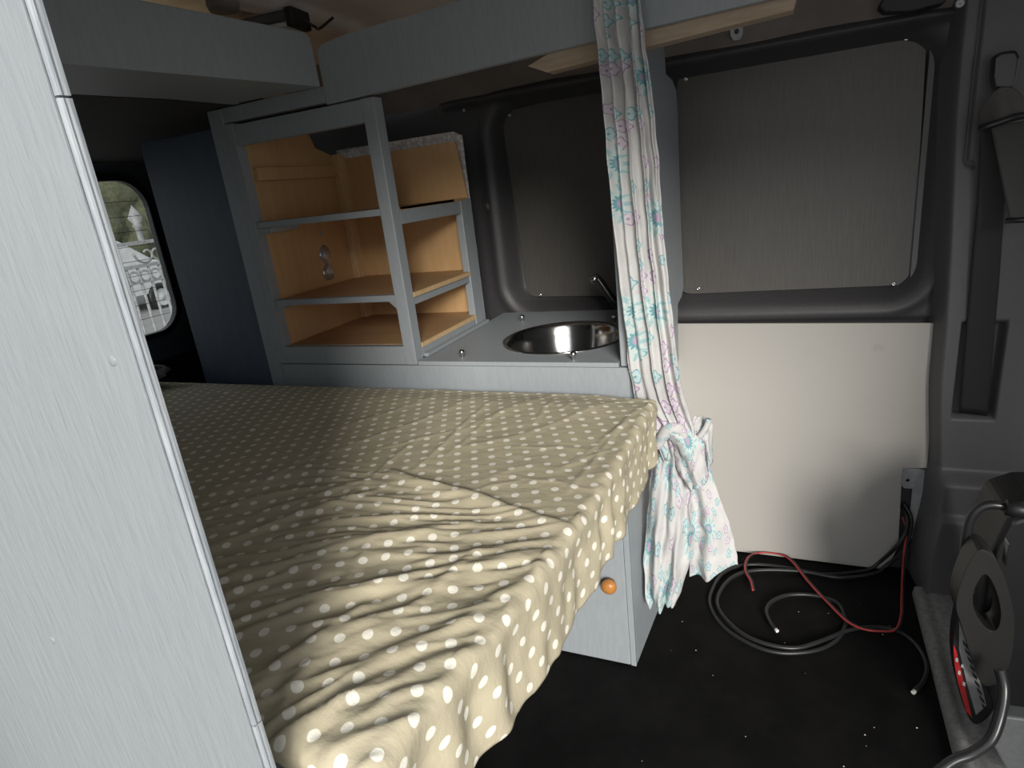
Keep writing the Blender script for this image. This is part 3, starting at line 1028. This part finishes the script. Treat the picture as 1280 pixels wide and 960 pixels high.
def sheet(a, b):
    # rows: b over y (front hem .. back), a over x (left .. right hem)
    s0 = X_L + a * (-.25 - X_L + .13)
    fo = .024 + .034 * sst(-.325, -.285, s0)       # front overhang, short where it has ridden up
    yy = -fo + b * (Y_B - Y_F + fo)              # distance from the front edge
    dyo, dzy = over(-yy, RC)
    y = Y_F - dyo if yy < 0 else Y_F + yy
    ex = edge_x(y)
    tot = (ex - X_L) + drop_x(y)
    # denser columns towards the right
    aa = a
    s = X_L + aa * tot
    dxo, dzx = over(s - ex, RC)
    x = ex + dxo if s > ex else s
    h = bed_h(x, max(y, Y_F - .01))
    k = max(0, min(1, 1 - dzx / .03))
    z = ZB - dzx - dzy + h * k
    if dzx > .004:                               # hanging side: soft vertical pleats
        p = min(1, dzx / .05)
        x += .004 * p * sin(y * 62 + 2.2 * sin(y * 17)) + .005 * p * noise.noise(Vector((y * 30, dzx * 20, 2))) - .004 * p * p
    if dzy > .004:
        p = min(1, dzy / .05)
        y += .006 * p * sin(x * 55 + 2 * sin(x * 15)) - .004 * p
    if s > ex or yy < 0:
        z += .004 * noise.noise(Vector((x * 40, y * 40, 7)))
    # sag of the worn cushion and rounded far edge
    z += -.010 * sst(.12, .0, Y_B - y) ** 2 - .006 * sst(-.35, -.25, x) * sst(.6, 1.05, y)
    return Vector((x, y, z))


def sheet_uv(a, b):
    s0 = X_L + a * (-.25 - X_L + .13)
    fo = .024 + .034 * sst(-.325, -.285, s0)
    yy = -fo + b * (Y_B - Y_F + fo)
    y = Y_F + yy
    ex = edge_x(max(y, Y_F))
    tot = (ex - X_L) + drop_x(max(y, Y_F))
    return (X_L + a * tot, y)


bm = grid(BM(), NU, NV, sheet, sheet_uv)
obj('bed_sheet', bm, 'dots', None, smooth=True, solid=.0016, label='crumpled khaki sheet with cream polka dots covering the bed', cat='sheet')

# dark cloth bundle at the rear end of the bed
def bundle(a, b):
    th = a * 2 * pi; ph = b * pi
    p = Vector((sin(ph) * cos(th), sin(ph) * sin(th), cos(ph)))
    n = 1 + .28 * noise.noise(p * 2.3) + .12 * noise.noise(p * 6)
    return Vector((-1.585 + p.x * .10 * n, 1.035 + p.y * .055 * n, .733 + p.z * .026 * n))
bm = grid(BM(), 48, 24, bundle)
bmesh.ops.remove_doubles(bm, verts=bm.verts, dist=.0005)
obj('cloth_bundle', bm, 'bundle', None, smooth=True, label='dark mottled cloth bundle at the far left end of the bed', cat='cloth')

# ================================================================== CURTAIN
ct = thing('curtain', (-.2, 1.15, .15), 'white floral curtain gathered and knotted, hanging beside the bed corner', 'curtain')
rows = [(-40, 733, 800), (0, 738, 803), (50, 744, 808), (100, 750, 815), (200, 757, 825), (290, 765, 831), (380, 775, 841), (460, 784, 850), (500, 792, 858), (535, 815, 870), (575, 828, 872)]
def crow(v, i): return interp([(r[0], r[i]) for r in rows], v)
def cy(v): return interp([(-40, 1.088), (60, 1.092), (120, 1.104), (400, 1.112), (470, 1.130), (520, 1.165), (575, 1.19)], v)


def drape(a, b):
    v = -40 + b * 615
    yb_ = cy(v)
    l, r = aY(crow(v, 1), v, yb_), aY(crow(v, 2), v, yb_)
    s = a + .012 * sin(a * 9 + b * 3)
    p = l.lerp(r, s)
    fold = sin(2 * pi * (4.6 * a + .35 * sin(b * 4) + .8 * a * b)) * .6 + .4 * sin(2 * pi * (8.3 * a - .6 * b) + 1)
    amp = .013 * (1 - .35 * b)
    p.y += amp * fold + .004 * noise.noise(Vector((a * 6, b * 14, 3)))
    p.x += .002 * noise.noise(Vector((b * 22, a * 3, 9))) + .004 * cos(2 * pi * 4.6 * a)
    return p


bm = grid(BM(), 150, 140, drape, lambda a, b: (.05 + a * .15, -b * .80))
obj('drape', bm, 'floral', ct, smooth=True, solid=.0015)


def cloth_piece(name, lrows, ybase, folds, amp, uv0, uw, nb=90, na=70, curl=0., seed=0, hem=0.):
    """rows of (t, left pixel, right pixel) laid at depth ybase(t)"""
    def P(rowi, t):
        us = [(r[0], r[rowi][0]) for r in lrows]; vs = [(r[0], r[rowi][1]) for r in lrows]
        return interp(us, t), interp(vs, t)

    def fn(a, b):
        yb_ = ybase(b)
        l = aY(*P(1, b), yb_); r = aY(*P(2, b), yb_)
        p = l.lerp(r, a)
        f = sin(2 * pi * (folds * a + .25 * sin(b * 3 + seed))) * .65 + .35 * sin(2 * pi * (folds * 1.9 * a + b * .7 + seed))
        p.y += amp * f * (.35 + .65 * b) - curl * sin(pi * a)
        p += .004 * noise.noise_vector(Vector((a * 5, b * 9, seed)))
        if hem: p.z += hem * f * b * b
        return p
    bm = grid(BM(), na, nb, fn, lambda a, b: (uv0[0] + a * uw, uv0[1] - b * uw * 1.25))
    return obj(name, bm, 'floral', ct, smooth=True, solid=.0018)


# tail hanging to the left
cloth_piece('tail', [(0, (822, 545), (858, 548)), (.25, (812, 600), (864, 605)), (.5, (807, 655), (864, 660)), (.75, (804, 705), (860, 712)), (.92, (808, 742), (850, 742)), (1, (814, 755), (846, 752))],
            lambda b: 1.205 + .0 * b, 2.3, .016, (.4, .1), .20, curl=.02, seed=1, hem=.004)
# tail flaring to the right
cloth_piece('tail', [(0, (846, 575), (884, 572)), (.3, (856, 625), (898, 618)), (.6, (860, 668), (912, 655)), (1, (862, 722), (922, 706))],
            lambda b: 1.245 - .03 * b, 1.4, .010, (.9, .4), .22, curl=.015, seed=4, hem=.006)
# loop of cloth coming over the knot to the right
cloth_piece('loop', [(0, (834, 540), (846, 530)), (.35, (838, 556), (862, 534)), (.7, (850, 590), (880, 556)), (1, (862, 612), (886, 598))],
            lambda b: 1.175 + .01 * b, 1.2, .007, (1.3, .2), .13, curl=.022, seed=8)
cloth_piece('loop', [(0, (846, 552), (868, 520)), (.5, (862, 556), (884, 522)), (.8, (878, 560), (890, 532)), (1, (884, 590), (890, 575))],
            lambda b: 1.215 + .01 * b, 1.0, .006, (1.7, .3), .12, curl=.02, seed=12)
# hem roll and knot
kp_ = [aY(u, v, 1.165) for u, v in ((822, 560), (828, 546), (838, 536), (850, 537), (856, 547))]
bm = tube(BM(), smooth_path(kp_, 8), .010, 14, rfun=lambda t: .007 + .007 * sin(pi * t))
lay = bm.loops.layers.uv.verify()
for f in bm.faces:
    for l in f.loops: l[lay].uv = (l.vert.co.x * 2 + .3, l.vert.co.z * 2)
obj('knot', bm, 'floral', ct, smooth=True)
kp_ = [aY(u, v, 1.195) for u, v in ((848, 566), (864, 556), (880, 538), (886, 524))]
bm = tube(BM(), smooth_path(kp_, 8), .007, 12, rfun=lambda t: .0075 - .002 * t)
lay = bm.loops.layers.uv.verify()
for f in bm.faces:
    for l in f.loops: l[lay].uv = (l.vert.co.x * 2 + .7, l.vert.co.z * 2)
obj('hem_roll', bm, 'floral', ct, smooth=True)

# ================================================================== CABLES
def fl(pts, z): return [aZ(u, v, z) for u, v in pts]


cr = .0048
wall_up = [aY(1127, 634, 1.672), aY(1134, 648, 1.650), aY(1131, 668, 1.640), aY(1118, 686, 1.635)]
c1 = thing('cable', (.05, 1.4, 0), 'black cable coiling on the floor whose white tip ends inside the coil', 'cable')
pts = wall_up + [aZ(1100, 702, .03)] + fl([(1082, 713), (1030, 718), (980, 709), (935, 706), (905, 716), (890, 738), (888, 758), (905, 784), (940, 806), (975, 816), (1015, 814), (1042, 803), (1056, 784), (1055, 768)], cr) + fl([(1044, 752), (1015, 744), (985, 744), (965, 752), (958, 764), (964, 780), (970, 787)], cr * 2.3)
obj('sheath', tube(BM(), smooth_path(pts, 8), cr, 10), 'cable', c1, smooth=True)
e_, d_ = Vector(pts[-1]), (Vector(pts[-1]) - Vector(pts[-2])).normalized()
obj('tip', tube(BM(), [e_ - d_ * .002, e_ + d_ * .006], cr * .9, 10), 'tip', c1, label='pale stripped tip')
c2 = thing('cable', (.12, 1.35, 0), 'black cable leaving the coil to the right and ending near the tread strip', 'cable')
up2 = [aY(1129, 628, 1.676), aY(1139, 648, 1.656), aY(1136, 674, 1.646), aY(1126, 692, 1.638)]
pts = up2 + [aZ(1108, 707, .025)] + fl([(1092, 717), (1050, 722), (1000, 714), (945, 713), (915, 722), (898, 744), (900, 764), (925, 790), (958, 805), (995, 810), (1030, 800)], cr * 2.2) + fl([(1060, 788), (1090, 784), (1120, 788), (1145, 806), (1158, 830), (1155, 850), (1143, 864)], cr)
obj('sheath', tube(BM(), smooth_path(pts, 8), cr, 10), 'cable', c2, smooth=True)
e_, d_ = Vector(pts[-1]), (Vector(pts[-1]) - Vector(pts[-2])).normalized()
obj('tip', tube(BM(), [e_ - d_ * .002, e_ + d_ * .006], cr * .9, 10), 'tip', c2, label='pale stripped tip')
c3 = thing('wire', (.2, 1.4, 0), 'thin red and black twin wire crossing over the black cables on the floor', 'wire')
pts = [aY(1128, 645, 1.672), aY(1133, 665, 1.652), aY(1130, 690, 1.62)] + [aZ(1128, 718, .03)] + fl([(1127, 745), (1126, 770), (1119, 787), (1100, 789), (1078, 786), (1058, 776), (1035, 754), (1010, 727), (990, 702), (975, 693), (950, 691), (935, 697), (931, 712), (938, 726), (941, 738)], cr * 3.4)
sp = smooth_path(pts, 8)
obj('red_core', tube(BM(), sp, .0026, 8), 'red', c3, smooth=True, label='red insulated core')
obj('black_core', tube(BM(), [p + Vector((.0036, .0028, -.0004)) for p in sp], .0026, 8), 'cable', c3, smooth=True, label='black insulated core')
# ================================================================== SEAT BELT
sb = thing('seat_belt', (.41, 1.58, .47), 'black seat belt running from its pillar guide down into the slot', 'seat belt')
YB = 1.575
def band(name, rows_, y, m, th=.0022):
    def fn(a, b):
        k = b
        l = aY(*[interp([(r[0], r[1][i]) for r in rows_], k) for i in (0, 1)], interp([(0, y[0]), (1, y[1])], k))
        r = aY(*[interp([(r_[0], r_[2][i]) for r_ in rows_], k) for i in (0, 1)], interp([(0, y[0]), (1, y[1])], k))
        p = l.lerp(r, a); p.y += .002 * sin(a * pi)
        return p
    return obj(name, grid(BM(), 8, 40, fn), m, sb, smooth=True, solid=th)
band('webbing', [(0, (1226, 152), (1268, 145)), (.25, (1222, 250), (1256, 252)), (.5, (1213, 350), (1249, 352)), (1, (1199, 516), (1234, 520))], (1.572, 1.606), 'webbing')
band('shoulder_webbing', [(0, (1238, 156), (1284, 148)), (1, (1262, 276), (1300, 272))], (1.545, 1.515), 'webbing_light')
# anchor cover
o_ = [aY(u, v, 1.56) for u, v in ((1243, 70), (1252, 64), (1272, 62), (1276, 72), (1272, 98), (1266, 112), (1244, 112), (1241, 96))]
def slab(name, pts, th, m, bev=.004, parent=None, **kw):
    bm = BM()
    a = [bm.verts.new(p) for p in pts]; c = [bm.verts.new(p + Vector((0, th, 0))) for p in pts]
    bm.faces.new(a); bm.faces.new(c[::-1])
    for i in range(len(a)): bm.faces.new((a[i], a[(i + 1) % len(a)], c[(i + 1) % len(a)], c[i]))
    return obj(name, bm, m, parent, bevel=bev, seg=3, **kw)
slab('anchor_cover', o_, .03, 'black_gloss', .006, sb)
def dome(a, b):
    u = 1225 + a * 66
    top = 108 + 48 * abs((a - .48) * 1.75) ** 2.1
    bot = 160 - a * 10
    v = top + (bot - top) * b
    y = 1.556 - .028 * sin(pi * min(1, max(0, a))) * (.35 + .65 * b)
    return aY(u, v, y)
obj('guide_shield', grid(BM(), 30, 16, dome), 'charcoal', sb, smooth=True, solid=.004)
obj('guide_bar', tube(BM(), smooth_path([aY(1226, 160, 1.535), aY(1234, 158, 1.525), aY(1264, 148, 1.522), aY(1290, 142, 1.53)], 6), .0065, 12), 'black_gloss', sb, smooth=True)
obj('stop_clip', tube(BM(), [aY(1257, 276, 1.515), aY(1300, 274, 1.51)], .0055, 12), 'black_gloss', sb, smooth=True)
# slot bezel
o_ = [(.366, .475), (.446, .475), (.446, .70), (.366, .70)]
# ================================================================== POWER PACK
pp = thing('power_pack', (.42, 1.16, 0), 'black portable jump-start power pack with moulded carry handle on the tread strip at right', 'power pack')
YQ = 1.14
bodyp = [aY(u, v, YQ + .03) for u, v in ((1236, 700), (1262, 650), (1300, 640), (1330, 640), (1345, 905), (1300, 905), (1245, 905), (1215, 860))]
mn = min(p.z for p in bodyp)
for p in bodyp: p.z = max(p.z, .028)
slab('body', bodyp, .16, 'black', .012, pp)
hp = [(1222, 689), (1240, 694), (1256, 722), (1268, 770), (1266, 815), (1256, 845), (1238, 858), (1224, 850), (1212, 815), (1201, 780), (1195, 755), (1204, 720)]
hh = [(1229, 719), (1238, 724), (1247, 745), (1251, 768), (1247, 786), (1237, 788), (1225, 776), (1217, 758), (1218, 738)]
def closed_smooth(pts, n=4):
    P = [Vector((a, b, 0)) for a, b in pts]
    out = []
    m = len(P)
    for i in range(m):
        a, b, c, d = P[i - 1], P[i], P[(i + 1) % m], P[(i + 2) % m]
        for k in range(n):
            t = k / n
            q = .5 * ((2 * b) + (c - a) * t + (2 * a - 5 * b + 4 * c - d) * t * t + (3 * b - a - 3 * c + d) * t ** 3)
            out.append((q.x, q.y))
    return out
hp, hh = closed_smooth(hp), closed_smooth(hh)
def hpl(a, b, d): return aY(a, b, YQ - .035) + Vector((0, d, 0))
bm = plate(BM(), hp, [hh], hpl, .05)
obj('carry_handle', bm, 'pack_handle', pp, bevel=.0035, seg=3)
sidep = [(1203, 752), (1217, 812), (1236, 862), (1242, 888), (1222, 906), (1208, 892), (1196, 852), (1191, 808), (1196, 770)]
bm = plate(BM(), closed_smooth(sidep), [], lambda a, b, d: aY(a, b, YQ - .005) + Vector((0, d, 0)), .03)
obj('side_grip', bm, 'black_gloss', pp, bevel=.004)
lab = [(1192, 806), (1196, 815), (1204, 850), (1215, 897), (1208, 890), (1198, 856), (1193, 830)]
obj('label', plate(BM(), lab, [], lambda a, b, d: aY(a, b, YQ - .0065) + Vector((0, d, 0)), .0015), 'redprint', pp, label='red printed label strip')
lab = [(1199, 775), (1211, 812), (1228, 860), (1233, 882), (1220, 894), (1208, 852), (1199, 812)]
lb = obj('label', plate(BM(), lab, [], lambda a, b, d: aY(a, b, YQ - .0066) + Vector((0, d, 0)), .0015), 'greyprint', pp, label='grey printed label with slanted black marks')
bm = BM()
for i in range(9):
    u, v = 1203 + i * 3.0, 800 + i * 9.8
    plate(bm, [(u, v), (u + 6, v + 7), (u + 7, v + 12), (u + 1, v + 5)], [], lambda a, b, d: aY(a, b, YQ - .0072) + Vector((0, d, 0)), .0006)
obj('slash_mark', bm, 'black', lb)
for u, v, k_ in ((1195, 822, 3), (1198, 838, 3), (1202, 830, 2.5), (1204, 852, 3), (1219, 812, 5), (1222, 830, 3)):
    bm = plate(BM(), [(u, v), (u + k_, v + k_ * .6), (u + k_ * .8, v + k_ * 2.2), (u - .3 * k_, v + k_ * 1.4)], [], lambda a, b, d: aY(a, b, YQ - .0078) + Vector((0, d, 0)), .0006)
    obj('fleck_mark', bm, 'whiteprint', lb)
obj('base_panel', slab and plate(BM(), [(1250, 895), (1330, 905), (1330, 990), (1262, 970), (1240, 930)], [], lambda a, b, d: aY(a, b, 1.02) + Vector((0, d, 0)), .03), 'pack_base', pp, bevel=.004)
cpts = [aY(1208, 712, 1.155), aY(1206, 685, 1.16), aY(1212, 652, 1.16), aY(1224, 636, 1.16), aY(1240, 631, 1.16), aY(1262, 635, 1.16), aY(1285, 645, 1.16)]
obj('cable', tube(BM(), smooth_path([aY(1214, 740, 1.155)] + cpts, 8), .0075, 12), 'black_gloss', pp, smooth=True, label='thick black lead arching over the top')
obj('clamp', tube(BM(), [aY(1258, 634, 1.15), aY(1275, 637, 1.15), aY(1320, 640, 1.15)], .014, 14), 'black', pp, smooth=True)
obj('terminal', B(*[v for pr_ in zip(aY(1252, 700, 1.16), aY(1262, 680, 1.14)) for v in sorted(pr_)]), 'chrome', pp, bevel=.002)
cpts = [aY(1250, 836, 1.06), aY(1255, 862, 1.04), aY(1250, 895, 1.02), aY(1238, 925, 1.0), aY(1215, 942, .99), aY(1190, 952, .98), aY(1160, 975, .96)]
obj('cable', tube(BM(), smooth_path(cpts, 8), .009, 14), 'black_gloss', pp, smooth=True, label='thick black lead looping down across the tread strip')

# crumbs on the floor
bm = BM()
rnd = random.Random(3)
for i in range(30):
    x, y, r = rnd.uniform(-.25, .27), rnd.uniform(.75, 1.5), rnd.uniform(.0005, .0014)
    bmesh.ops.create_icosphere(bm, subdivisions=1, radius=r, matrix=Matrix.Translation((x, y, r)) @ Matrix.Diagonal((1.3, 1, .7, 1)))
obj('crumbs', bm, 'crumb', None, kind='stuff', label='pale crumbs and dust specks scattered on the black floor', cat='crumbs')

# ================================================================== OUTSIDE, THROUGH THE REAR WINDOW
XG = -4.2
rl = thing('iron_railing', (XG, 3.0, -.6), 'grey wrought-iron railing with spear finial seen through the rear window', 'railing')
def g(u, v): return aX(u, v, XG)
top = g(190, 301); bot = g(190, 330)
yc = top.y
obj('rail', B(XG - .015, XG + .015, yc - 2.2, yc + 1.2, top.z - .012, top.z + .012), 'iron', rl)
obj('rail', B(XG - .015, XG + .015, yc - 2.2, yc + 1.2, bot.z - .012, bot.z + .012), 'iron', rl)
ring_z = g(192, 337).z - .03
for k in range(-6, 5):
    yk = g(193, 336).y + .085 * k
    obj('ring', tube(BM(), [Vector((XG, yk + .036 * cos(t * pi / 8), ring_z + .036 * sin(t * pi / 8))) for t in range(16)], .007, 8, closed=True), 'iron', rl, smooth=True)
    obj('bar', tube(BM(), [Vector((XG, yk + .042, -.6)), Vector((XG, yk + .042, bot.z))], .010, 8), 'iron', rl, smooth=True)
obj('rail', B(XG - .012, XG + .012, yc - 2.2, yc + 1.2, ring_z - .05, ring_z - .038), 'iron', rl)
for k, yk in enumerate((g(168, 270).y, g(168, 270).y - .42)):
    zt = g(160, 262).z
    obj('finial', lathe(BM(), [(.020, top.z - zt), (.020, -.13), (.034, -.115), (.022, -.10), (.048, -.06), (.0, .03)], (XG, yk, zt), (0, 0, 1), 16), 'iron', rl, smooth=True)
    zm = (top.z + bot.z) / 2
    for sgn in (-1, 1):
        path = [Vector((XG, yk + .05 + sgn * r_ * .012 * cos(r_ * .8) + sgn * .05, zm + r_ * .010 * sin(r_ * .8))) for r_ in range(1, 9)]
        obj('scroll', tube(BM(), smooth_path(path, 4), .008, 8), 'iron', rl, smooth=True)
XC = -12.5
cw = aX(204, 371, XC)
car = thing('car', (XC - .1, cw.y, -.6), 'pale parked car behind the railing outside the rear window', 'car')
obj('body', plate(BM(), [(cw.y - 3.4, -.25), (cw.y + .85, -.25), (cw.y + .85, .28), (cw.y + .1, .45), (cw.y - .6, .95), (cw.y - 2.4, .98), (cw.y - 3.4, .45)], [], lambda a, b, d: (XC - .05 - d, a, b), 1.6), 'car', car, bevel=.08, seg=4)
wz = cw.z
wh = obj('wheel', lathe(BM(), [(.18, .02), (.19, .035), (.30, .04), (.31, .02), (.31, -.16), (.0, -.16)], (XC - .03, cw.y, wz), (1, 0, 0), 36), 'black', car, smooth=True)
obj('hub', lathe(BM(), [(0, .03), (.03, .03), (.04, .02), (.17, .015), (.185, .03), (.185, -.01), (0, -.01)], (XC - .03, cw.y, wz), (1, 0, 0), 30), 'zinc', wh, smooth=True)
def hedge(a, b):
    y = 2 + a * 20; z = -.6 + b * 7
    return Vector((-17 + .35 * noise.noise(Vector((y * 1.5, z * 1.5, 0))) + .12 * noise.noise(Vector((y * 6, z * 6, 3))) - .8 * b * b, y, z))
obj('hedge', grid(BM(), 160, 50, hedge), 'leafy', None, smooth=True, solid=.3, kind='stuff', label='dull green hedge beyond the parked car', cat='hedge')

# ================================================================== LIGHT
w = bpy.data.worlds.new('sky'); S.world = w
w.use_nodes = True
nt = w.node_tree
bg = nt.nodes['Background']
tc = N(nt, 'ShaderNodeTexCoord'); sx = N(nt, 'ShaderNodeSeparateXYZ')
LK(nt, tc.outputs['Generated'], sx.inputs[0])
LK(nt, mix(nt, ramp(nt, sx.outputs[2], -.1, .8), (1.0, 1.0, 1.0), (.86, .92, 1.0)), bg.inputs[0])
bg.inputs[1].default_value = .72

sd_ = bpy.data.lights.new('sun', 'SUN')
sd_.energy = 2.7
sd_.angle = math.radians(20)
sd_.color = (1.0, .95, .88)
sun = bpy.data.objects.new('sun', sd_)
COL.objects.link(sun)
AZ = math.radians(27)
el = math.radians(19.5)
dirv = Vector((-sin(AZ) * cos(el), cos(AZ) * cos(el), -sin(el)))
sun.rotation_euler = dirv.to_track_quat('-Z', 'Y').to_euler()
sun.location = (2, -4, 2.5)

vs = S.view_settings
vs.view_transform = 'Standard'
vs.look = 'None'
vs.gamma = 1
vs.exposure = .60
vs.use_curve_mapping = False
S.cycles.max_bounces = 10
S.cycles.diffuse_bounces = 6
S.cycles.transparent_max_bounces = 12
S.cycles.use_denoising = True
